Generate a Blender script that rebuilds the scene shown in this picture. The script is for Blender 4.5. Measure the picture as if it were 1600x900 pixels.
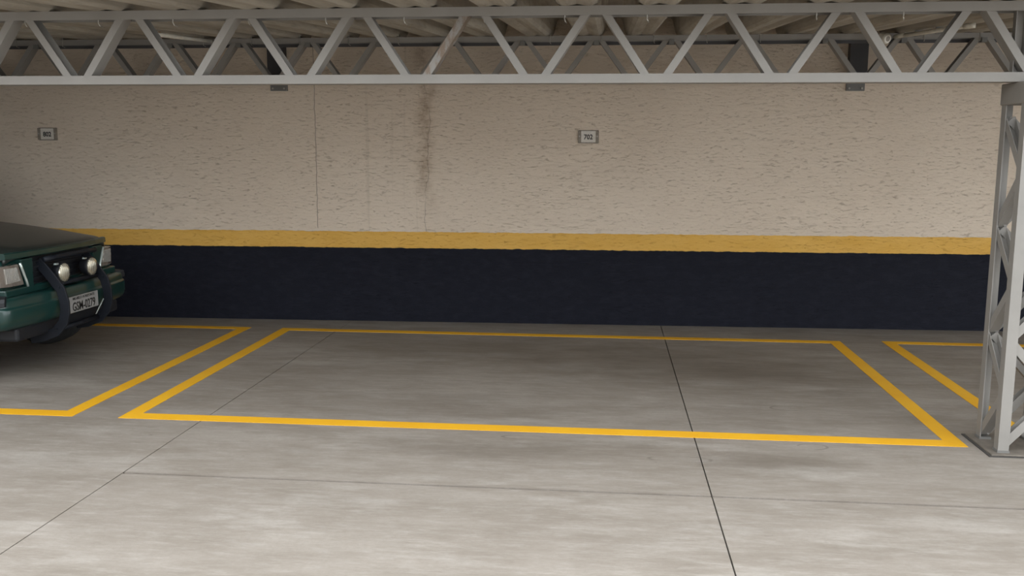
import bpy, bmesh, math, random
from mathutils import Vector, Matrix
random.seed(7)
for o in list(bpy.data.objects): bpy.data.objects.remove(o)
scene = bpy.context.scene
C = scene.collection

# ------------------------------------------------------------------ camera
FPX = 1459.9
cam_d = bpy.data.cameras.new('camera'); cam = bpy.data.objects.new('camera', cam_d); C.objects.link(cam)
cam_d.sensor_width = 36.0; cam_d.lens = FPX * 36.0 / 1600.0; cam_d.clip_start = 0.05; cam_d.clip_end = 200
_r = Vector((0.99484852, 0.10128977, 0.00409956)); _u = Vector((-0.01882861, 0.14489174, 0.98926835)); _f = Vector((-0.09960877, 0.98424934, -0.14605248))
m = Matrix((_r, _u, -_f)).transposed().to_4x4(); m.translation = Vector((0, 0, 1.65)); cam.matrix_world = m
scene.camera = cam

# ------------------------------------------------------------------ sky and exposure
w = bpy.data.worlds.new('overcast_sky'); scene.world = w; w.use_nodes = True
bg = w.node_tree.nodes['Background']; bg.inputs[0].default_value = (0.92, 0.965, 1.0, 1); bg.inputs[1].default_value = 1.0
vs = scene.view_settings; vs.view_transform = 'Standard'; vs.look = 'None'; vs.gamma = 1.0; vs.use_curve_mapping = False
vs.exposure = 1.9

# ------------------------------------------------------------------ materials
def new_mat(name):
    mt = bpy.data.materials.new(name); mt.use_nodes = True
    nt = mt.node_tree; b = nt.nodes['Principled BSDF']
    return mt, nt, b
class G:
    """small node-graph helper"""
    def __init__(s, nt): s.nt = nt
    def n(s, t, **k):
        x = s.nt.nodes.new(t)
        for a, v in k.items(): setattr(x, a, v)
        return x
    def l(s, a, b): s.nt.links.new(a, b)
    def val(s, v, sock):
        if isinstance(v, (int, float)): sock.default_value = v
        else: s.l(v, sock)
    def math(s, op, a, b=0.0, c=None, clamp=False):
        x = s.n('ShaderNodeMath', operation=op); x.use_clamp = clamp
        s.val(a, x.inputs[0]); s.val(b, x.inputs[1])
        if c is not None: s.val(c, x.inputs[2])
        return x.outputs[0]
    def coord(s):
        g = s.n('ShaderNodeNewGeometry'); return g.outputs['Position']
    def sep(s, v):
        x = s.n('ShaderNodeSeparateXYZ'); s.l(v, x.inputs[0]); return x.outputs
    def noise(s, v, scale=(1, 1, 1), detail=4, rough=0.55, size=1.0, loc=(0, 0, 0)):
        mp = s.n('ShaderNodeMapping'); s.l(v, mp.inputs[0]); mp.inputs['Scale'].default_value = scale; mp.inputs['Location'].default_value = loc
        x = s.n('ShaderNodeTexNoise'); s.l(mp.outputs[0], x.inputs['Vector']); x.inputs['Scale'].default_value = size
        x.inputs['Detail'].default_value = detail; x.inputs['Roughness'].default_value = rough
        return x.outputs['Fac']
    def ramp(s, v, a, b):
        x = s.n('ShaderNodeMapRange'); x.clamp = True; s.l(v, x.inputs[0]); x.inputs[1].default_value = a; x.inputs[2].default_value = b
        return x.outputs[0]
    def mix(s, f, a, b, mode='MIX'):
        x = s.n('ShaderNodeMix', data_type='RGBA', blend_type=mode); s.val(f, x.inputs[0])
        for v, i in ((a, 6), (b, 7)):
            if isinstance(v, tuple): x.inputs[i].default_value = (*v, 1)
            else: s.l(v, x.inputs[i])
        return x.outputs[2]
    def bump(s, h, strength, dist, b):
        x = s.n('ShaderNodeBump'); x.inputs['Strength'].default_value = strength; x.inputs['Distance'].default_value = dist
        s.l(h, x.inputs['Height']); s.l(x.outputs[0], b.inputs['Normal'])

def simple(name, col, rough=0.5, metal=0.0, var=0.12, size=12.0, spec=0.5, coat=0.0):
    mt, nt, b = new_mat(name); g = G(nt)
    f = g.noise(g.coord(), size=size, detail=5)
    lo = tuple(c * (1 - var) for c in col); hi = tuple(min(1, c * (1 + var)) for c in col)
    g.l(g.mix(g.ramp(f, .3, .7), lo, hi), b.inputs['Base Color'])
    b.inputs['Roughness'].default_value = rough; b.inputs['Metallic'].default_value = metal
    b.inputs['Specular IOR Level'].default_value = spec; b.inputs['Coat Weight'].default_value = coat
    return mt

def mat_wall():
    mt, nt, b = new_mat('painted_roughcast'); g = G(nt); P = g.coord(); x, y, z = g.sep(P)
    tro = g.noise(P, (5, 5, 26), 5, .62)                    # horizontal trowel strokes
    fine = g.noise(P, (45, 45, 75), 4, .65)
    big = g.noise(P, (.7, .7, .9), 3, .5)
    cream = g.mix(g.ramp(big, .3, .7), (.67, .565, .455), (.73, .625, .51))
    pits = g.ramp(g.noise(P, (15, 15, 60), 6, .78), .57, .70)
    cream = g.mix(g.math('MULTIPLY', g.math('MULTIPLY', pits, g.ramp(g.noise(P, (1.1, 1.1, 1.6), 4, .6, loc=(2, 0, 5)), .35, .65)), .34), cream, (.30, .25, .19))
    # rusty seep stain running down the wall and hairline cracks
    wob = g.math('MULTIPLY', g.math('SUBTRACT', g.noise(P, (.3, .3, 4.5), 4, .6), .5), .22)
    cx = g.math('ADD', g.math('ADD', x, wob), 1.715)
    st = g.ramp(g.math('ABSOLUTE', cx), .11, .015)
    st = g.math('MULTIPLY', st, g.ramp(g.noise(P, (9, 9, 9), 5, .7), .36, .64))
    st = g.math('MULTIPLY', st, g.ramp(z, .95, 1.45))
    cream = g.mix(g.math("MULTIPLY", st, .68), cream, (.29, .20, .125))
    streak = g.ramp(g.noise(P, (22, 22, .35), 3, .6), .60, .74)
    sw = g.math('MULTIPLY', g.ramp(g.math('ABSOLUTE', g.math('ADD', x, 2.0)), .62, .1), streak)
    cream = g.mix(g.math('MULTIPLY', sw, .30), cream, (.33, .27, .20))
    ck = g.math('ADD', g.math('ADD', x, g.math('MULTIPLY', g.math('SUBTRACT', g.noise(P, (.2, .2, 9), 3, .5), .5), .03)), 2.765)
    crack = g.math('MULTIPLY', g.math('LESS_THAN', g.math('ABSOLUTE', ck), .0035), g.math('GREATER_THAN', z, .9))
    ck2 = g.math('ADD', g.math('ADD', x, g.math('MULTIPLY', g.math('SUBTRACT', g.noise(P, (.3, .3, 2.5), 4, .6), .5), .20)), 1.715)
    crack2 = g.math('MULTIPLY', g.math('LESS_THAN', g.math('ABSOLUTE', ck2), .004), g.math('GREATER_THAN', z, .86))
    crack2 = g.math('MULTIPLY', crack2, g.ramp(g.noise(P, (3, 3, 3), 3, .6), .42, .56))
    cream = g.mix(g.math('MULTIPLY', g.math('MAXIMUM', crack, g.math('MULTIPLY', crack2, .6)), .6), cream, (.13, .10, .08))
    edge = g.math('MULTIPLY', g.math('SUBTRACT', g.noise(P, (14, 14, 3), 4, .6), .5), .022)
    zz = g.math('ADD', z, edge)
    yel = g.mix(g.ramp(g.noise(P, (3, 3, 9), 5, .6), .3, .75), (.70, .40, .085), (.76, .46, .12))
    blk = g.mix(g.ramp(g.noise(P, (10, 10, 20), 5, .6), .45, .8), (.008, .009, .016), (.014, .015, .024))
    scuff = g.ramp(g.noise(P, (5, 5, 30), 5, .7), .72, .80)
    blk = g.mix(g.math('MULTIPLY', scuff, .10), blk, (.14, .13, .12))
    col = g.mix(g.math('LESS_THAN', zz, .872), cream, yel)
    col = g.mix(g.math('LESS_THAN', zz, .716), col, blk)
    g.l(col, b.inputs['Base Color']); b.inputs['Roughness'].default_value = .85
    b.inputs['Specular IOR Level'].default_value = .25
    hgt = g.math('ADD', g.math('MULTIPLY', tro, 1.0), g.math('MULTIPLY', fine, .45))
    hgt = g.math('SUBTRACT', hgt, g.math('MULTIPLY', g.math('MAXIMUM', crack, pits), .5))
    g.bump(hgt, .75, .012, b)
    return mt

SCUFFS = ((1.18, 5.235, .085, .05, .6), (-.46, 5.225, .12, .035, .6), (1.20, 6.04, .12, .06, .5), (.42, 4.93, .16, .05, .4), (-2.78, 5.02, .16, .025, .6))
def mat_concrete():
    mt, nt, b = new_mat('worn_concrete'); g = G(nt); P = g.coord(); x, y, z = g.sep(P)
    big = g.noise(P, (.55, 1.1, 1), 4, .6)
    mid = g.noise(P, (1.6, 4.5, 1), 6, .68, loc=(3, 1, 0))
    fine = g.noise(P, (40, 60, 1), 4, .7)
    base = g.mix(g.ramp(big, .3, .7), (.225, .194, .164), (.290, .256, .222))
    base = g.mix(g.math('MULTIPLY', g.ramp(mid, .42, .66), .55), base, (.165, .138, .110))
    pale = g.ramp(g.noise(P, (1.1, 3.2, 1), 7, .7, loc=(9, 4, 0)), .52, .70)
    base = g.mix(g.math('MULTIPLY', pale, .5), base, (.41, .38, .345))
    base = g.mix(g.math('MULTIPLY', g.ramp(fine, .4, .7), .30), base, (.175, .152, .125))
    strk = g.noise(P, (5, 24, 1), 8, .78, loc=(1, 7, 0))
    base = g.mix(g.math('MULTIPLY', g.ramp(strk, .50, .68), .40), base, (.39, .36, .325))
    base = g.mix(g.math('MULTIPLY', g.ramp(strk, .46, .32), .35), base, (.15, .125, .10))
    spot = g.ramp(g.noise(P, (9, 13, 1), 3, .5, loc=(4, 2, 0)), .73, .78)
    base = g.mix(g.math('MULTIPLY', spot, .5), base, (.15, .13, .11))
    # oil and tyre grime where cars stand in the bays: blotches with their own shape
    for (cx, cy, rx, ry, k, s) in ((.45, 7.3, 1.5, .75, .55, 1), (-1.3, 7.6, 1.2, .55, .35, 2), (1.1, 6.9, 1.0, .5, .35, 3), (-.55, 5.0, .9, .22, .35, 4),
                                   (.9, 4.95, .5, .16, .4, 6), (1.55, 6.5, .22, .12, .6, 7), (-1.2, 5.8, 1.4, .35, .2, 8)):
        dx = g.math('DIVIDE', g.math('SUBTRACT', x, cx), rx); dy = g.math('DIVIDE', g.math('SUBTRACT', y, cy), ry)
        r = g.math('SQRT', g.math('ADD', g.math('MULTIPLY', dx, dx), g.math('MULTIPLY', dy, dy)))
        r = g.math('ADD', r, g.math('MULTIPLY', g.math('SUBTRACT', g.noise(P, (1.6, 3.4, 1), 5, .65, loc=(s * 5, s, 0)), .5), 2.2))
        base = g.mix(g.math('MULTIPLY', g.ramp(r, 1.1, .3), k), base, (.105, .084, .064))
    # thin tyre scuffs
    for (cx, cy, rx, ry, k) in SCUFFS:
        dx = g.math('DIVIDE', g.math('SUBTRACT', x, cx), rx); dy = g.math('DIVIDE', g.math('SUBTRACT', y, cy), ry)
        rr = g.math('SQRT', g.math('ADD', g.math('MULTIPLY', dx, dx), g.math('MULTIPLY', dy, dy)))
        rr = g.math('ABSOLUTE', g.math('SUBTRACT', g.math('ADD', rr, g.math('MULTIPLY', g.math('SUBTRACT', g.noise(P, (6, 6, 1), 3, .5), .5), .5)), 1.0))
        gap = g.ramp(g.noise(P, (7, 7, 1), 3, .5, loc=(cx, cy, 0)), .42, .56)
        base = g.mix(g.math('MULTIPLY', g.math('MULTIPLY', g.ramp(rr, .13, .03), gap), k), base, (.09, .075, .06))
    g.l(base, b.inputs['Base Color'])
    g.l(g.math('ADD', g.math('MULTIPLY', mid, .25), .42), b.inputs['Roughness'])
    b.inputs['Specular IOR Level'].default_value = .35
    g.bump(g.math('ADD', fine, g.math('MULTIPLY', mid, .6)), .22, .006, b)
    return mt

def mat_steel(name='grey_painted_steel', col=(.25, .235, .215), rust=0.0):
    mt, nt, b = new_mat(name); g = G(nt); P = g.coord()
    f = g.noise(P, (3, 3, 3), 5, .6)
    c = g.mix(g.ramp(f, .3, .7), tuple(v * .9 for v in col), tuple(v * 1.08 for v in col))
    spk = g.ramp(g.noise(P, (14, 14, 14), 6, .7), .68, .78)
    c = g.mix(g.math('MULTIPLY', spk, .35), c, (.20, .15, .11))
    if rust:
        r = g.ramp(g.noise(P, (22, 22, 7), 6, .72), .44, .54)
        c = g.mix(g.math('MULTIPLY', r, rust), c, (.17, .115, .075))
    g.l(c, b.inputs['Base Color']); b.inputs['Roughness'].default_value = .55
    g.bump(g.noise(P, (30, 30, 30), 4, .6), .1, .003, b)
    return mt

def mat_sheet():
    mt, nt, b = new_mat('weathered_fibre_cement'); g = G(nt); P = g.coord()
    f = g.noise(P, (7, .8, 7), 6, .65); k = g.noise(P, (26, 2.0, 26), 5, .7)
    c = g.mix(g.ramp(f, .3, .7), (.26, .23, .19), (.42, .385, .325))
    c = g.mix(g.math('MULTIPLY', g.ramp(k, .52, .7), .45), c, (.17, .15, .12))
    g.l(c, b.inputs['Base Color']); b.inputs['Roughness'].default_value = .9
    b.inputs['Specular IOR Level'].default_value = .2
    g.bump(k, .3, .006, b)
    return mt

def mat_paint_line():
    mt, nt, b = new_mat('yellow_road_paint'); g = G(nt); P = g.coord()
    f = g.noise(P, (3, 3, 1), 5, .6); wv = g.ramp(g.noise(P, (9, 22, 1), 6, .72), .62, .74)
    c = g.mix(g.ramp(f, .3, .7), (.74, .365, .008), (.80, .43, .014))
    c = g.mix(g.math('MULTIPLY', wv, .45), c, (.36, .24, .07))
    g.l(c, b.inputs['Base Color']); b.inputs['Roughness'].default_value = .55
    return mt

def mat_lens(name, col):
    mt, nt, b = new_mat(name); g = G(nt); P = g.coord()
    wv = g.n('ShaderNodeTexWave'); mp = g.n('ShaderNodeMapping'); g.l(P, mp.inputs[0]); mp.inputs['Scale'].default_value = (1, 1, .6)
    g.l(mp.outputs[0], wv.inputs[0]); wv.bands_direction = 'Y'; wv.inputs['Scale'].default_value = 26; wv.inputs['Distortion'].default_value = 1.5
    b.inputs['Base Color'].default_value = (*col, 1); b.inputs['Metallic'].default_value = .65; b.inputs['Roughness'].default_value = .22
    b.inputs['Coat Weight'].default_value = 1; b.inputs['Coat Roughness'].default_value = .03
    g.bump(wv.outputs['Fac'], .5, .01, b)
    return mt

M = dict(
    wall=mat_wall(), floor=mat_concrete(), steel=mat_steel(), worn=mat_steel('peeling_painted_steel', rust=.85), sheet=mat_sheet(), line=mat_paint_line(),
    dark_steel=mat_steel('dark_toned_steel', (.065, .062, .065)), bracket=mat_steel('bracket_steel', (.16, .155, .145)),  # darker steel tone for the back angle and bracket uprights
    base=simple('joint_bed', (.05, .045, .04), .95), render=simple('plain_grey_render', (.30, .27, .24), .9, size=4),
    housing=simple('dull_headlamp_housing', (.20, .17, .145), .25, .2, .15, 30, .5, .7),
    plinth=simple('grimy_base_plate', (.15, .128, .105), .7, 0, .25, 14),
    green=simple('dark_green_car_paint', (.006, .032, .028), .32, 0, .12, 3, .5, .35), hood=simple('dusty_green_car_paint', (.016, .021, .019), .42, 0, .2, 5, .5, .25),
    black=simple('black_plastic', (.007, .008, .011), .55, 0, .2), bar=simple('bull_bar_paint', (.008, .010, .015), .5, 0, .15, 12, .3),
    rubber=simple('tyre_rubber', (.018, .018, .018), .8, 0, .2), chrome=simple('bright_trim', (.62, .70, .68), .22, .6, .05),
    lens=mat_lens('headlamp_lens', (.46, .44, .40)), fog=mat_lens('fog_lamp_lens', (.62, .58, .46)), amber=simple('amber_lens', (.42, .22, .12), .2, 0, .1, 20, .5, .8),
    glass=simple('dark_window_glass', (.012, .016, .016), .06, 0, .05), plate=simple('grey_number_plate', (.30, .295, .285), .45, .1, .06), ink=simple('black_lettering', (.012, .012, .012), .5, 0, .05),
    sign=simple('white_sign_plate', (.66, .62, .56), .45, 0, .08, 40), holder=simple('weathered_sign_holder', (.25, .215, .175), .6, 0, .2, 40),
    pvc=simple('off_white_pvc', (.66, .63, .55), .45, 0, .08, 20), bolt=simple('zinc_bolt', (.42, .40, .36), .4, .7, .1), rim=simple('steel_wheel_rim', (.35, .35, .35), .35, .7, .1),
    wire=simple('orange_wire', (.45, .16, .05), .5))

# ------------------------------------------------------------------ mesh helpers
class MB:
    def __init__(s): s.v = []; s.f = []
    def add(s, v, f):
        k = len(s.v); s.v += [tuple(p) for p in v]; s.f += [tuple(i + k for i in q) for q in f]; return s
    def box(s, x0, x1, y0, y1, z0, z1):
        v = [(x0, y0, z0), (x1, y0, z0), (x1, y1, z0), (x0, y1, z0), (x0, y0, z1), (x1, y0, z1), (x1, y1, z1), (x0, y1, z1)]
        return s.add(v, [(0, 3, 2, 1), (4, 5, 6, 7), (0, 1, 5, 4), (1, 2, 6, 5), (2, 3, 7, 6), (3, 0, 4, 7)])
    def sweep(s, prof, p0, p1, a, b):
        """closed profile [(s,t)] along p0->p1 with axes a (s) and b (t)"""
        p0, p1, a, b = Vector(p0), Vector(p1), Vector(a), Vector(b); n = len(prof)
        v = [p0 + a * q[0] + b * q[1] for q in prof] + [p1 + a * q[0] + b * q[1] for q in prof]
        f = [(i, (i + 1) % n, n + (i + 1) % n, n + i) for i in range(n)]
        return s.add(v, f + [tuple(range(n))[::-1], tuple(range(n, 2 * n))])
    def channel(s, p0, p1, web, flange, t, wd, fd):
        """U section: web of size `web` along wd, flanges of size `flange` pointing along fd"""
        h = web / 2
        prof = [(-h, 0), (h, 0), (h, flange), (h - t, flange), (h - t, t), (-h + t, t), (-h + t, flange), (-h, flange)]
        return s.sweep(prof, p0, p1, wd, fd)
    def tube(s, pts, r, n=12, caps=True):
        pts = [Vector(p) for p in pts]; rings = []
        for i, p in enumerate(pts):
            d = (pts[min(i + 1, len(pts) - 1)] - pts[max(i - 1, 0)]).normalized()
            up = Vector((0, 0, 1)) if abs(d.z) < .9 else Vector((1, 0, 0))
            a = d.cross(up).normalized(); b = a.cross(d)
            rr = r[i] if isinstance(r, (list, tuple)) else r
            rings.append([p + (a * math.cos(2 * math.pi * k / n) + b * math.sin(2 * math.pi * k / n)) * rr for k in range(n)])
        v = [q for rg in rings for q in rg]; f = []
        for i in range(len(rings) - 1):
            for k in range(n): f.append((i * n + k, i * n + (k + 1) % n, (i + 1) * n + (k + 1) % n, (i + 1) * n + k))
        if caps: f += [tuple(range(n))[::-1], tuple((len(rings) - 1) * n + k for k in range(n))]
        return s.add(v, f)
    def loft(s, secs, closed=False, caps=True):
        n = len(secs[0]); v = [q for sc in secs for q in sc]; f = []
        for i in range(len(secs) - 1):
            for k in range(n if closed else n - 1): f.append((i * n + k, i * n + (k + 1) % n, (i + 1) * n + (k + 1) % n, (i + 1) * n + k))
        if caps: f += [tuple(range(n))[::-1], tuple((len(secs) - 1) * n + k for k in range(n))]
        return s.add(v, f)
    def prism(s, poly, off):
        n = len(poly); off = Vector(off)
        v = [Vector(p) for p in poly] + [Vector(p) + off for p in poly]
        return s.add(v, [tuple(range(n))[::-1], tuple(range(n, 2 * n))] + [(i, (i + 1) % n, n + (i + 1) % n, n + i) for i in range(n)])
    def mesh(s, name, loc=(0, 0, 0)):
        me = bpy.data.meshes.new(name); L = Vector(loc)
        me.from_pydata([Vector(p) - L for p in s.v], [], s.f)
        bm = bmesh.new(); bm.from_mesh(me); bmesh.ops.recalc_face_normals(bm, faces=bm.faces); bm.to_mesh(me); bm.free()
        return me

def origin(o):
    L = Vector((0, 0, 0))
    while o: L += o.location; o = o.parent
    return L
def part(name, mb, mat, parent=None, loc=None, bevel=0.0, smooth=False):
    base = origin(parent) if parent else Vector(loc or (0, 0, 0))
    me = mb.mesh(name, base) if isinstance(mb, MB) else mb
    me.materials.append(M[mat])
    o = bpy.data.objects.new(name, me); C.objects.link(o)
    if parent: o.parent = parent
    else: o.location = base
    if bevel:
        b = o.modifiers.new('bevel', 'BEVEL'); b.width = bevel; b.segments = 2; b.limit_method = 'ANGLE'; b.angle_limit = math.radians(35)
    if smooth:
        for p in me.polygons: p.use_smooth = True
    return o
def tag(o, label, cat, group=None):
    o['label'] = label; o['category'] = cat
    if group: o['group'] = group
    return o
def thing(name, loc, label, cat, group=None):
    o = bpy.data.objects.new(name, None); C.objects.link(o); o.location = loc; o.empty_display_size = .1
    return tag(o, label, cat, group)
def struct(o): o['kind'] = 'structure'; return o
def text_mesh(body, size, mat_rot, loc, extrude=.0008, sx=1.0, bold=0.0):
    cu = bpy.data.curves.new('lettering', 'FONT'); cu.body = body; cu.size = size; cu.align_x = 'CENTER'; cu.align_y = 'CENTER'; cu.extrude = extrude; cu.resolution_u = 3; cu.offset = bold
    tmp = bpy.data.objects.new('tmp', cu); C.objects.link(tmp); bpy.context.view_layer.update()
    me = bpy.data.meshes.new_from_object(tmp.evaluated_get(bpy.context.evaluated_depsgraph_get()))
    bpy.data.objects.remove(tmp); bpy.data.curves.remove(cu)
    me.materials.clear()
    me.transform(Matrix.Translation(Vector(loc)) @ mat_rot @ Matrix.Diagonal((sx, 1, 1, 1)))
    return me

# ------------------------------------------------------------------ the setting
WY = lambda x: 8.84 + .0337 * x                     # front face of the back wall
floor = struct(part('floor', MB().box(-13, 10, -14, 9.6, -.30, -.06), 'base'))
J = .0035
for (x0, x1, y0, y1) in ((-13, -2.452, -14, 9.6), (-2.452, .53, 4.388, 9.6), (.53, 10, 4.388, 9.6), (-2.452, .53, -14, 4.388), (.53, 10, -14, 4.388)):
    part('concrete_slab', MB().box(x0 + J, x1 - J, y0 + (.010 if y0 > 0 else J), y1 - (.010 if y1 < 5 else J), -.10, 0), 'floor', floor)
mb = MB(); x0, x1 = -13, 10
mb.add([(x0, WY(x0), 0), (x1, WY(x1), 0), (x1, WY(x1) + .25, 0), (x0, WY(x0) + .25, 0), (x0, WY(x0), 3.6), (x1, WY(x1), 3.6), (x1, WY(x1) + .25, 3.6), (x0, WY(x0) + .25, 3.6)],
       [(0, 3, 2, 1), (4, 5, 6, 7), (0, 1, 5, 4), (1, 2, 6, 5), (2, 3, 7, 6), (3, 0, 4, 7)])
struct(part('wall_back', mb, 'wall'))
struct(part('wall_left_added', MB().box(-8.75, -8.5, -9.0, WY(-8.8), 0, 3.6), 'render'))  # unseen side wall, added to block sky light at the left end
# plain unseen wall behind the camera, added to block and bounce low light
struct(part('wall_front_added', MB().box(-13, 10, -9.3, -9.0, 0, 3.0), 'render'))

# roof of trough-shaped sheets resting on the two trusses
RZ = lambda y: 2.436 + .0655 * (y - 5.33)           # underside of the troughs
ceiling = struct(bpy.data.objects.new('ceiling', None)); C.objects.link(ceiling); ceiling.location = (-2, 7, 2.6)
PITCH = .4515; HGT = .17
def sheet_profile():
    pts = [(-.250, HGT + .0125), (-.17, HGT + .004), (-.152, HGT - .02), (-.128, .05), (-.112, .018), (-.085, .001), (-.05, .001), (0, .010),
           (.05, .001), (.085, .001), (.112, .018), (.128, .05), (.152, HGT - .02), (.17, HGT), (.243, HGT)]
    return pts
k0, k1 = -18, 20
for k in range(k0, k1 + 1):
    cx = -.186 + PITCH * k + random.uniform(-.004, .004); pr = sheet_profile(); y0 = 4.53 + random.uniform(-.01, .01); y1 = WY(cx) + .03
    up = pr + [(a, b + .009) for a, b in reversed(pr)]
    secs = [[(cx + a, y, RZ(y) + b) for a, b in up] for y in (y0, 6.5, y1)]
    part('roof_sheet', MB().loft(secs, closed=True), 'sheet', ceiling)

# ------------------------------------------------------------------ painted bays
def bay(x0, x1, y0, y1, label, sides):
    t = thing('parking_bay_outline', ((x0 + x1) / 2, y0, 0), label, 'floor marking')
    W = .10; H = .0025
    if 'f' in sides: part('painted_line', MB().box(x0, x1, y0, y0 + W * 1.15, 0, H), 'line', t)
    if 'b' in sides: part('painted_line', MB().box(x0, x1, y1 - W, y1, 0, H), 'line', t)
    if 'l' in sides: part('painted_line', MB().box(x0, x0 + W, y0 + W * 1.15, y1 - W, 0, H), 'line', t)
    if 'r' in sides: part('painted_line', MB().box(x1 - W, x1, y0 + W * 1.15, y1 - W, 0, H), 'line', t)
bay(-2.985, 2.055, 5.325, 8.30, 'yellow painted outline of the empty parking bay under the 702 sign', 'fblr')
bay(-8.35, -3.285, 5.325, 8.30, 'yellow painted outline of the bay the green car stands in', 'fblr')
bay(2.42, 7.45, 5.325, 8.34, 'yellow painted outline of the bay behind the lattice column', 'fblr')

# ------------------------------------------------------------------ trusses
STEEL_D = .10
def truss(name, label, yc, x0, x1, zb, zt, ch, nodes, pitch, gap_b, gap_t, dw, mat='steel', worn=None):
    """bottom chord underside zb, top chord top zt, chord height ch; nodes = x of one bottom node"""
    t = thing(name, ((x0 + x1) / 2, yc, zb), label, 'truss')
    Y = Vector((0, 1, 0))
    part('bottom_chord', MB().channel((x0, yc, zb), (x1, yc, zb), STEEL_D, ch, .004, (0, 1, 0), (0, 0, 1)), mat, t)
    part('top_chord', MB().channel((x0, yc, zt), (x1, yc, zt), STEEL_D, ch, .004, (0, 1, 0), (0, 0, -1)), mat, t)
    za, zc = zb + ch - .02, zt - ch + .02
    kmin = int(math.floor((x0 - nodes) / pitch)); kmax = int(math.ceil((x1 - nodes) / pitch)); D = STEEL_D - .009
    for k in range(kmin, kmax + 1):
        xb = nodes + k * pitch
        for s in (-1, 1):                                # s=1: leans right going up, s=-1: leans left
            p0 = Vector((xb + s * gap_b, yc, za)); p1 = Vector((xb + s * (pitch / 2 - gap_t), yc, zc))
            if min(p0.x, p1.x) < x0 + .02 or max(p0.x, p1.x) > x1 - .02: continue
            d = (p1 - p0).normalized(); nrm = Vector((-d.z * s, 0, d.x * s)) * 1.0   # upward-facing side
            if nrm.z < 0: nrm = -nrm
            o = part('diagonal', MB().channel(p0 - nrm * dw / 2, p1 - nrm * dw / 2, D, dw, .004, (0, 1, 0), nrm), 'worn' if worn == (k, s) else mat, t)
            if worn == (k, s): o['label'] = 'diagonal with brown peeling paint'
    return t
ft = truss('roof_truss', 'grey steel lattice truss resting on the lattice column, carrying the outer roof edge', 5.36, -8.48, 9.0, 2.020, 2.436, .050, -.417, .672,   .050, .047, .041, worn=(-1, 1))
for x in (2.165,):
    part('vertical', MB().channel((x, 5.385, 2.05), (x, 5.385, 2.41), .055, .04, .004, (1, 0, 0), (0, -1, 0)), 'steel', ft)
for i in range(38):                                      # hook bolts that hold the sheets
    x = -8.4 + i * .4515 + .02
    part('hook_bolt', MB().tube([(x, 5.325, 2.60), (x, 5.325, 2.37), (x + .004, 5.335, 2.355), (x + .01, 5.36, 2.35)], .0035, 6), 'bolt', ft)
rt = truss('roof_truss', 'dark shaded steel lattice truss on brackets against the painted wall', 8.47, -8.48, 9.0, 2.236, 2.641, .042, -.767 + .324, .648, .03, .03, .042)
part('back_angle', MB().box(-8.48, 9.0, 8.522, 8.530, 2.571, 2.64), 'dark_steel', rt)
for k in range(-12, 15):
    x = -.767 + .648 * k
    if -8.4 < x < 8.9:
        part('cleat', MB().box(x - .022, x + .022, 8.406, 8.419, 2.562, 2.60), 'bracket', rt)
for i in range(38):
    x = -8.3 + i * .4515 + .1
    part('hook_bolt', MB().tube([(x, 8.43, 2.80), (x, 8.412, 2.58), (x + .006, 8.44, 2.575)], .003, 6), 'bolt', rt)

def wall_bracket(xc, label):
    t = thing('wall_bracket', (xc, WY(xc), 2.17), label, 'bracket'); wy = WY(xc)
    part('wall_plate', MB().box(xc - .082, xc + .082, wy - .018, wy + .01, 2.192, 2.262), 'bracket', t, bevel=.003)
    part('upright', MB().box(xc - .078, xc + .078, wy - .09, wy + .01, 2.300, 2.66), 'dark_steel', t)
    part('seat', MB().box(xc - .07, xc + .07, 8.515, wy, 2.262, 2.302), 'bracket', t)
    for s in (-1, 1): part('bolt', MB().tube([(xc + s * .055, wy - .016, 2.215), (xc + s * .055, wy - .028, 2.215)], .009, 6), 'bolt', t)
wall_bracket(-3.10, 'grey steel wall bracket with two bolts, above the hairline wall crack')
wall_bracket(2.215, 'grey steel wall bracket with two bolts, near the lattice column')

# ------------------------------------------------------------------ lattice column
CX0, CX1, CY0, CY1 = 2.165, 2.475, 5.205, 5.515
col = thing('lattice_column', ((CX0 + CX1) / 2, (CY0 + CY1) / 2, 0), 'square grey steel lattice column carrying the roof truss', 'column')
part('base_plate', MB().box(CX0 - .045, CX1 + .045, CY0 - .035, CY1 + .045, 0, .012), 'plinth', col, bevel=.003)
part('mortar_bed', MB().box(CX0 - .060, CX1 + .060, CY0 - .050, CY1 + .060, 0, .005), 'base', col)
LG = .058
for (lx, fx) in ((CX0, 1), (CX1, -1)):
    for (ly, fy) in ((CY0, 1), (CY1, -1)):
        t = .006; a, b = lx, lx + fx * LG; c, d = ly, ly + fy * LG
        poly = [(a, c), (b, c), (b, c + fy * t), (a + fx * t, c + fy * t), (a + fx * t, d), (a, d)]
        o = part('leg', MB().sweep([(p[0], p[1]) for p in poly], (0, 0, .012), (0, 0, 1.92), (1, 0, 0), (0, 1, 0)), 'steel', col)
        part('foot_weld', MB().box(min(a, b) - .004, max(a, b) + .004, min(c, d) - .004, max(c, d) + .004, .010, .024), 'bracket', o)
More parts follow.
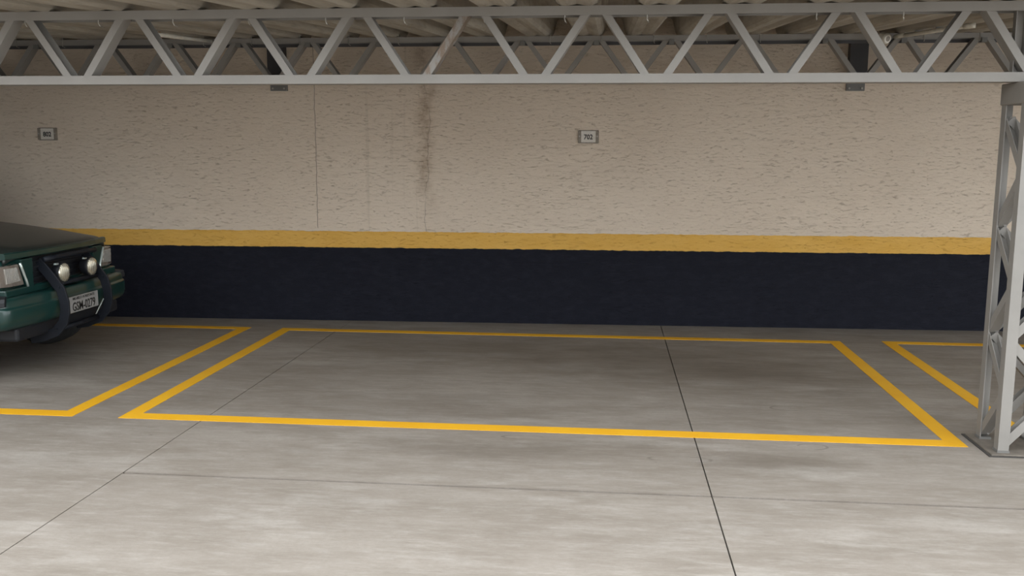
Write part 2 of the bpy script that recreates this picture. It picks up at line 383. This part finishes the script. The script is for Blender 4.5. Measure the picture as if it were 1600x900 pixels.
def lace(pa, pb, out):
    """diagonals between two legs (pa,pb xy) on one face, out = outward normal"""
    z = .04; s = 0; hp = .30; out = Vector((*out, 0)); A = Vector((*pa, 0)); B = Vector((*pb, 0)); ax = (B - A).normalized()
    A = A + ax * .03; B = B - ax * .03
    while z + hp < 1.95:
        p = (A if s == 0 else B) + Vector((0, 0, z + .012)); q = (B if s == 0 else A) + Vector((0, 0, z + hp - .012))
        d = (q - p).normalized(); nr = d.cross(out).normalized()
        if nr.z < 0: nr = -nr
        # channel section: flange faces outwards
        prof_h = .046
        part('lacing_bar', MB().channel(p - nr * prof_h / 2 - out * .033, q - nr * prof_h / 2 - out * .033, .05, prof_h, .004, out, nr), 'steel', col)
        z += hp; s = 1 - s
lace((CX0, CY0), (CX1, CY0), (0, -1)); lace((CX0, CY1), (CX1, CY1), (0, 1)); lace((CX0, CY1), (CX0, CY0), (-1, 0)); lace((CX1, CY0), (CX1, CY1), (1, 0))
part('cap', MB().box(CX0 - .008, CX1 + .008, CY0 - .008, CY1 + .008, 1.905, 2.02), 'steel', col, bevel=.006)

# ------------------------------------------------------------------ bay number signs
def bay_sign(xc, zc, num, label):
    t = thing('bay_number_sign', (xc, WY(xc), zc), label, 'sign'); wy = WY(xc)
    hw, hh = .092, .057; y0, y1 = wy - .012, wy + .006
    for s in (-1, 1):
        cx = xc + s * (hw - .010)
        rail = part('side_rail', MB().box(cx - .014, cx + .014, y0 - .006, y1, zc - hh, zc + hh), 'holder', t, bevel=.003)
        part('screw', MB().tube([(cx, y0 - .004, zc + .004), (cx, y0 - .010, zc + .004)], .007, 8), 'bolt', rail)
    part('back_plate', MB().box(xc - hw, xc + hw, wy - .004, y1, zc - hh - .004, zc + hh + .004), 'holder', t)
    part('number_plate', MB().box(xc - hw + .020, xc + hw - .022, y0, wy - .003, zc - hh + .006, zc + hh - .004), 'sign', t)
    me = text_mesh(num, .062, Matrix.Rotation(math.pi / 2, 4, 'X'), (xc - .001, y0 - .0005, zc - .004), sx=.90, bold=.0016); me.transform(Matrix.Translation(-t.location))
    part('digits', me, 'ink', t)
bay_sign(-.185, 1.775, '702', 'small white number sign reading 702, over the empty bay')
bay_sign(-5.395, 1.785, '802', 'small dingy number sign reading 802, above the parked green car')

# ------------------------------------------------------------------ conduits under the roof
def conduit_z(y, off): return RZ(y) - off
t = thing('conduit', (-3.6, 7.4, RZ(7.4) - .03), 'off-white plastic conduit under the roof with an orange wire tie', 'conduit')
part('pipe', MB().tube([(-3.56, 7.16, RZ(7.16) - .020), (-3.60, 8.40, RZ(8.40) - .020)], .018, 12), 'pvc', t, smooth=True)
rg = MB(); n = 14
rg.tube([(-3.585 + .021 * math.cos(a), 7.36, RZ(7.36) - .018 + .021 * math.sin(a)) for a in [2 * math.pi * i / n for i in range(n + 1)]] + [(-3.58, 7.365, RZ(7.36) - .075)], .003, 6)
part('wire_tie', rg, 'wire', t)
t = thing('conduit', (2.48, 7.7, RZ(7.7) - .03), 'off-white plastic conduit under the roof with an elbow end, near the column', 'conduit')
part('pipe', MB().tube([(2.385, 8.38, 2.606), (2.485, 7.02, RZ(7.02) - .025)], .016, 12), 'pvc', t, smooth=True)
part('elbow', MB().tube([(2.482, 7.06, RZ(7.06) - .025), (2.487, 7.0, RZ(7.0) - .026), (2.500, 6.975, RZ(7.0) - .026), (2.520, 6.97, RZ(7.0) - .026)], [.019, .020, .020, .018], 12), 'pvc', t, smooth=True)
part('coupling', MB().tube([(2.386, 8.372, 2.6065), (2.401, 8.16, 2.5975)], .020, 12), 'pvc', t, smooth=True)
for y in (7.55, 7.95): part('clip', MB().box(2.395 + (8.3 - y) * .07, 2.445 + (8.3 - y) * .07, y, y + .02, RZ(y) - .050, RZ(y)), 'bracket', t)
t = thing('lamp_socket', (2.295, 8.36, 2.595), 'round cream lamp socket hanging at the end of the conduit by the wall', 'lamp socket')
c0 = Vector((2.295, 8.36, 2.595)); ax = Vector((.45, -.85, -.25)).normalized()
part('body', MB().tube([c0 - ax * .045, c0 - ax * .035, c0 + ax * .03, c0 + ax * .042], [.03, .044, .044, .034], 16), 'pvc', t, smooth=False)
part('opening', MB().tube([c0 + ax * .036, c0 + ax * .0435], .022, 12), 'holder', t)
part('lead', MB().tube([c0 - ax * .04, c0 + Vector((.02, .06, -.02)), c0 + Vector((.06, .05, -.03)), (2.385, 8.385, 2.60)], .005, 6), 'black', t)

# ------------------------------------------------------------------ the green car (u = metres behind the front, v = across, z up)
FX, FY = -4.02, 6.72
car = thing('car', (FX - 1.8, FY, 0), 'dark green boxy off-road car with a black bull bar, parked along the wall', 'car')
def P(u, v, z): return (FX - u, FY + v, z)
def cpart(name, mb, mat, parent=None, **k): return part(name, mb, mat, parent or car, **k)
def ring(u, hw, zt, zb, crown=.02, tuck=.03):
    """closed body cross-section at u"""
    half = [(0, zt + crown), (hw * .45, zt + crown * .75), (hw * .72, zt + crown * .2), (hw * .86, zt - .012), (hw * .94, zt - .05), (hw * .985, zt - .12), (hw, zt - .22), (hw, zb + .15), (hw - tuck, zb)]
    pts = half + [(-a, b) for a, b in reversed(half[1:])]
    return [P(u, a, b) for a, b in pts]
body = MB().loft([ring(.15, .735, .850, .40), ring(.19, .77, .885, .38), ring(.30, .795, .912, .36), ring(.6, .80, .955, .36), ring(1.0, .80, 1.005, .36), ring(1.25, .80, 1.03, .36),
                  ring(2.4, .80, 1.03, .36), ring(3.5, .795, 1.03, .36), ring(3.60, .76, 1.0, .40)], closed=True)
bo = cpart('body', body, 'green', smooth=False)
# wheel arches cut from the body
for u in (.72, 2.92):
    c = MB().tube([P(u, -1.2, .36), P(u, 1.2, .36)], .40, 32); cu = part('cutter', c, 'black'); md = bo.modifiers.new('arch', 'BOOLEAN'); md.object = cu; md.operation = 'DIFFERENCE'; md.solver = 'EXACT'
bpy.context.view_layer.update()
me = bpy.data.meshes.new_from_object(bo.evaluated_get(bpy.context.evaluated_depsgraph_get())); bo.modifiers.clear(); bo.data = me
for o in [o for o in bpy.data.objects if o.name.startswith('cutter')]: bpy.data.objects.remove(o)
bvm = bo.modifiers.new('bevel', 'BEVEL'); bvm.width = .008; bvm.segments = 2; bvm.limit_method = 'ANGLE'; bvm.angle_limit = math.radians(40)
cpart('underbody', MB().box(*sorted((P(.35, 0, 0)[0], P(3.45, 0, 0)[0])), FY - .45, FY + .45, .27, .45), 'black')
# hood panel with a turned-down front lip
us = [.095, .098, .105, .125, .16, .25, .45, .75, 1.08]; zs = [.872, .900, .917, .930, .940, .953, .984, 1.022, 1.058]
vsn = [-.66, -.645, -.60, -.45, -.22, 0, .22, .45, .60, .645, .66]
def hz(z, v, u): return z + .012 * (1 - (v / .66) ** 2) - (.055 * max(0, (abs(v) - .58) / .08) ** 1.6 if u > .12 else .03 * max(0, (abs(v) - .58) / .08))
rows = [[P(u + .05 * (abs(v) / .66) ** 3, v, hz(z, v, u)) for v in vsn] for u, z in zip(us, zs)]
hood = MB().loft(rows, caps=False)
ho = cpart('hood', hood, 'hood', smooth=True); so = ho.modifiers.new('solid', 'SOLIDIFY'); so.thickness = .02; so.offset = -1
# front lip strip (body colour) below the hood edge
cpart('hood_lip', MB().loft([[P(.088 + .05 * (abs(v) / .66) ** 3, v, .878), P(.084 + .05 * (abs(v) / .66) ** 3, v, .884), P(.086 + .05 * (abs(v) / .66) ** 3, v, .915), P(.095 + .05 * (abs(v) / .66) ** 3, v, .922), P(.12 + .05 * (abs(v) / .66) ** 3, v, .922), P(.12 + .05 * (abs(v) / .66) ** 3, v, .878)] for v in vsn], closed=True), 'green', smooth=False)
# grille
gr = cpart('grille', MB().box(*sorted((P(.135, 0, 0)[0], P(.17, 0, 0)[0])), FY - .47, FY + .47, .64, .868), 'black')
for z in (.675, .715, .755, .795, .835): cpart('slat', MB().box(*sorted((P(.115, 0, 0)[0], P(.137, 0, 0)[0])), FY - .43, FY + .43, z - .006, z + .006), 'black', gr)
cpart('front_panel', MB().box(*sorted((P(.10, 0, 0)[0], P(.16, 0, 0)[0])), FY - .73, FY + .73, .618, .672), 'green', bevel=.01)
for s in (-1, 1):
    def Q(u, v, z): return P(u, s * v, z)
    cpart('front_panel', MB().prism([Q(.10, .40, .868), Q(.10, .54, .868), Q(.10, .475, .66), Q(.10, .40, .66)], (-.06, 0, 0)), 'green', bevel=.006)
    hl = cpart('headlight', MB().loft([[Q(.115, .545, .838), Q(.115, .49, .684), Q(.165, .49, .684), Q(.165, .545, .838)],
                                       [Q(.112, .66, .838), Q(.112, .63, .686), Q(.165, .63, .686), Q(.165, .66, .838)],
                                       [Q(.135, .735, .836), Q(.135, .735, .690), Q(.20, .735, .690), Q(.20, .735, .836)]], closed=True), 'housing', bevel=.006)
    cpart('reflector', MB().loft([[Q(.105, .575, .82), Q(.105, .545, .715), Q(.12, .545, .715), Q(.12, .575, .82)], [Q(.113, .70, .82), Q(.113, .69, .71), Q(.13, .69, .71), Q(.13, .70, .82)]], closed=True), 'lens', hl, bevel=.004)
    cpart('turn_signal', MB().loft([[Q(.137, .74, .836), Q(.137, .74, .690), Q(.20, .74, .690), Q(.20, .74, .836)], [Q(.26, .79, .832), Q(.26, .79, .695), Q(.28, .77, .695), Q(.28, .77, .832)]], closed=True), 'amber', hl, bevel=.004)
    arc = [(.552, .846), (.535, .81), (.513, .76), (.492, .715), (.478, .672)]
    cpart('trim_strip', MB().tube([Q(.098, a, b) for a, b in arc], .0095, 8), 'chrome', hl, smooth=True)['label'] = 'pale bright strip beside the headlight'
# bumper wrapped around the corners
bp = [(.13, .622), (.045, .620), (.028, .612), (.018, .595), (.012, .562), (.010, .556), (-.003, .549), (-.006, .54), (-.007, .47), (.002, .44), (.02, .415), (.045, .400), (.07, .395), (.13, .395)]
path = [(-.835, .62), (-.84, .40), (-.838, .20), (-.825, .12), (-.79, .065), (-.70, .04), (-.45, .012), (0, 0), (.45, .012), (.70, .04), (.79, .065), (.825, .12), (.838, .20), (.84, .40), (.835, .62)]
def dense(pts, n=5):
    out = []
    for i in range(len(pts) - 1):
        p = [Vector(pts[max(0, min(len(pts) - 1, i + k))]) for k in (-1, 0, 1, 2)]
        for j in range(n):
            t = j / n; out.append(tuple(.5 * (2 * p[1] + (p[2] - p[0]) * t + (2 * p[0] - 5 * p[1] + 4 * p[2] - p[3]) * t * t + (3 * p[1] - p[0] - 3 * p[2] + p[3]) * t ** 3)))
    return out + [tuple(pts[-1])]
path = dense(path)
secs = []
for i, (v, u) in enumerate(path):
    a = path[max(i - 1, 0)]; b = path[min(i + 1, len(path) - 1)]; d = Vector((b[1] - a[1], b[0] - a[0])).normalized(); nin = Vector((d.y, -d.x))   # (u,v) inward normal
    secs.append([P(u + nin.x * q[0] * .8, v + nin.y * q[0] * .8, q[1]) for q in bp])
bu = cpart('bumper', MB().loft(secs, closed=True), 'green', smooth=True)
for s in (-1, 1):
    e = [(.795, .062), (.829, .115), (.845, .20), (.847, .40), (.84, .60)]
    cpart('end_guard', MB().loft([[P(u, s * v, .628), P(u, s * (v + .012), .60), P(u, s * (v + .012), .57), P(u + .03, s * (v - .09), .565), P(u + .05, s * (v - .09), .636)] for v, u in e], closed=True), 'black', bu, bevel=.004)
cpart('valance', MB().box(*sorted((P(.07, 0, 0)[0], P(.35, 0, 0)[0])), FY - .68, FY + .68, .30, .40), 'black', bevel=.02)
# bull bar
bb = bpy.data.objects.new('bull_bar', None); C.objects.link(bb); bb.parent = car; bb['label'] = 'black flat-bar bull bar with two fog lamps'
cl = [(.13, .835), (.035, .72), (-.04, .62), (-.062, .53), (-.062, .45), (-.04, .375), (.02, .305), (.13, .262), (.22, .25)]
for s in (-1, 1):
    L, R_ = [], []
    for i, (u, z) in enumerate(cl):
        a = Vector(cl[max(i - 1, 0)]); b = Vector(cl[min(i + 1, len(cl) - 1)]); d = (b - a).normalized(); nn = Vector((d.y, -d.x)) * .036
        L.append((u + nn.x, z + nn.y)); R_.append((u - nn.x, z - nn.y))
    secs = [[P(l[0], s * .30 - .009, l[1]), P(r[0], s * .30 - .009, r[1]), P(r[0], s * .30 + .009, r[1]), P(l[0], s * .30 + .009, l[1])] for l, r in zip(L, R_)]
    cpart('side_plate', MB().loft(secs, closed=True), 'bar', bb, bevel=.003)
    for (u, z) in ((-.03, .64), (.01, .33)): cpart('bolt', MB().tube([P(u, s * .30 - .016, z), P(u, s * .30 + .016, z)], .010, 6), 'bar', bb)
cpart('crossbar', MB().tube([P(.050, -.34, .849), P(.047, -.2, .851), P(.045, 0, .852), P(.047, .2, .851), P(.050, .34, .849)], .020, 10), 'bar', bb, smooth=True)
cpart('crossbar', MB().tube([P(.02, -.30, .655), P(.02, .30, .655)], .018, 10), 'bar', bb, smooth=True)
cpart('crossbar', MB().tube([P(.03, -.30, .315), P(.03, .30, .315)], .018, 10), 'bar', bb, smooth=True)
for s in (-1, 1):
    v = s * .19; z = .735
    fg = cpart('fog_lamp', MB().tube([P(.085, v, z), P(.06, v, z), P(.012, v, z), P(-.004, v, z)], [.035, .062, .078, .078], 24), 'black', bb, smooth=False, bevel=.003)
    cpart('lens', MB().tube([P(-.002, v, z), P(-.014, v, z), P(-.020, v, z), P(-.022, v, z)], [.071, .066, .04, .01], 24), 'fog', fg, smooth=True)
    cpart('stem', MB().tube([P(.03, v, .66), P(.03, v, .67)], .02, 8), 'black', fg)
    cpart('trim_clip', MB().box(*sorted((P(0, 0, 0)[0], P(.02, 0, 0)[0])), FY + v - .085, FY + v - .055, .80, .812), 'chrome', fg)
# number plate
npl = cpart('number_plate', MB().box(*sorted((P(-.034, 0, 0)[0], P(-.026, 0, 0)[0])), FY - .203, FY + .203, .422, .545), 'plate', bevel=.003); npl['label'] = 'grey number plate reading GSM-0279'
rot = Matrix(((0, 0, 1, 0), (1, 0, 0, 0), (0, 1, 0, 0), (0, 0, 0, 1)))
def plate_text(b, size, dz, sx):
    me = text_mesh(b, size, rot, P(-.0345, 0, .4835 + dz), sx=sx, bold=size * .018); me.transform(Matrix.Translation(-origin(npl))); part('lettering', me, 'ink', npl)
plate_text('GSM-0279', .092, -.022, .80); plate_text('MG-BELO HORIZONTE', .028, .042, 1.05)
cpart('plate_holder', MB().box(*sorted((P(-.027, 0, 0)[0], P(.02, 0, 0)[0])), FY - .19, FY + .19, .43, .54), 'black')
cpart('slanted_rod', MB().tube([P(-.035, .155, .362), P(-.035, .275, .462)], .0045, 8), 'chrome')  # thin pale slanted rod beside the number plate
# wheels
def wheel(u, v):
    s = 1 if v > 0 else -1
    def ring2(prof): return [[P(u + r * math.cos(a), v + s * t, .345 + r * math.sin(a)) for r, t in prof] for a in [2 * math.pi * i / 36 for i in range(37)]]
    ty = cpart('wheel', MB().loft(ring2([(.20, -.09), (.31, -.105), (.34, -.08), (.345, 0), (.34, .08), (.31, .105), (.20, .09)]), closed=True, caps=False), 'rubber', smooth=True)
    cpart('rim', MB().loft(ring2([(.001, .055), (.06, .06), (.10, .03), (.17, .05), (.205, .085), (.205, -.05), (.001, -.05)]), closed=True, caps=False), 'rim', ty, smooth=True)
for u in (.72, 2.92):
    for v in (-.70, .70): wheel(u, v)
    for s in (-1, 1):
        arc = [(.41, a) for a in [math.pi * i / 14 for i in range(15)]]
        cpart('wheel_flare', MB().loft([[P(u + r * math.cos(a), s * .78, .36 + r * math.sin(a)), P(u + r * math.cos(a), s * .845, .36 + r * math.sin(a)), P(u + (r + .05) * math.cos(a), s * .84, .36 + (r + .05) * math.sin(a)), P(u + (r + .07) * math.cos(a), s * .78, .36 + (r + .07) * math.sin(a))] for r, a in arc], closed=True), 'black')
# cabin
def cab(u0, u1, z0, z1, hw0, hw1): return [P(u0, -hw0, z0), P(u0, hw0, z0), P(u1, hw1, z1), P(u1, -hw1, z1)]
cpart('cabin', MB().loft([[P(1.10, -.77, 1.03), P(1.10, .77, 1.03), P(3.56, .77, 1.03), P(3.56, -.77, 1.03)], [P(1.60, -.66, 1.60), P(1.60, .66, 1.60), P(3.46, .66, 1.62), P(3.46, -.66, 1.62)],
                          [P(1.72, -.60, 1.64), P(1.72, .60, 1.64), P(3.40, .60, 1.66), P(3.40, -.60, 1.66)]], closed=True), 'green', bevel=.03)
def lerp(a, b, t): return Vector(a) * (1 - t) + Vector(b) * t
wq = [P(1.10, -.70, 1.03), P(1.10, .70, 1.03), P(1.60, .60, 1.60), P(1.60, -.60, 1.60)]
cpart('windscreen', MB().prism([lerp(wq[0], wq[3], .06), lerp(wq[1], wq[2], .06), lerp(wq[0 + 1], wq[2], .93), lerp(wq[0], wq[3], .93)], (.012, 0, .010)), 'glass')
for s in (-1, 1):
    for (ua, ub, uc, ud) in ((1.30, 2.15, 2.15, 1.66), (2.25, 3.42, 3.36, 2.25)):
        cpart('side_window', MB().prism([P(ua, s * .762, 1.08), P(ub, s * .762, 1.08), P(uc, s * .672, 1.55), P(ud, s * .672, 1.55)], (0, s * .008, .002)), 'glass')
    mi = cpart('mirror', MB().box(*sorted((P(1.36, 0, 0)[0], P(1.44, 0, 0)[0])), min(FY + s * .82, FY + s * .98), max(FY + s * .82, FY + s * .98), 1.08, 1.22), 'black', bevel=.02)
    cpart('arm', MB().box(*sorted((P(1.38, 0, 0)[0], P(1.42, 0, 0)[0])), min(FY + s * .74, FY + s * .84), max(FY + s * .74, FY + s * .84), 1.08, 1.11), 'black', mi)
    cpart('door', MB().box(*sorted((P(1.30, 0, 0)[0], P(2.20, 0, 0)[0])), min(FY + s * .78, FY + s * .806), max(FY + s * .78, FY + s * .806), .44, .85), 'green', bevel=.01)
cpart('rear_bumper', MB().box(*sorted((P(3.58, 0, 0)[0], P(3.72, 0, 0)[0])), FY - .80, FY + .80, .40, .60), 'green', bevel=.03)
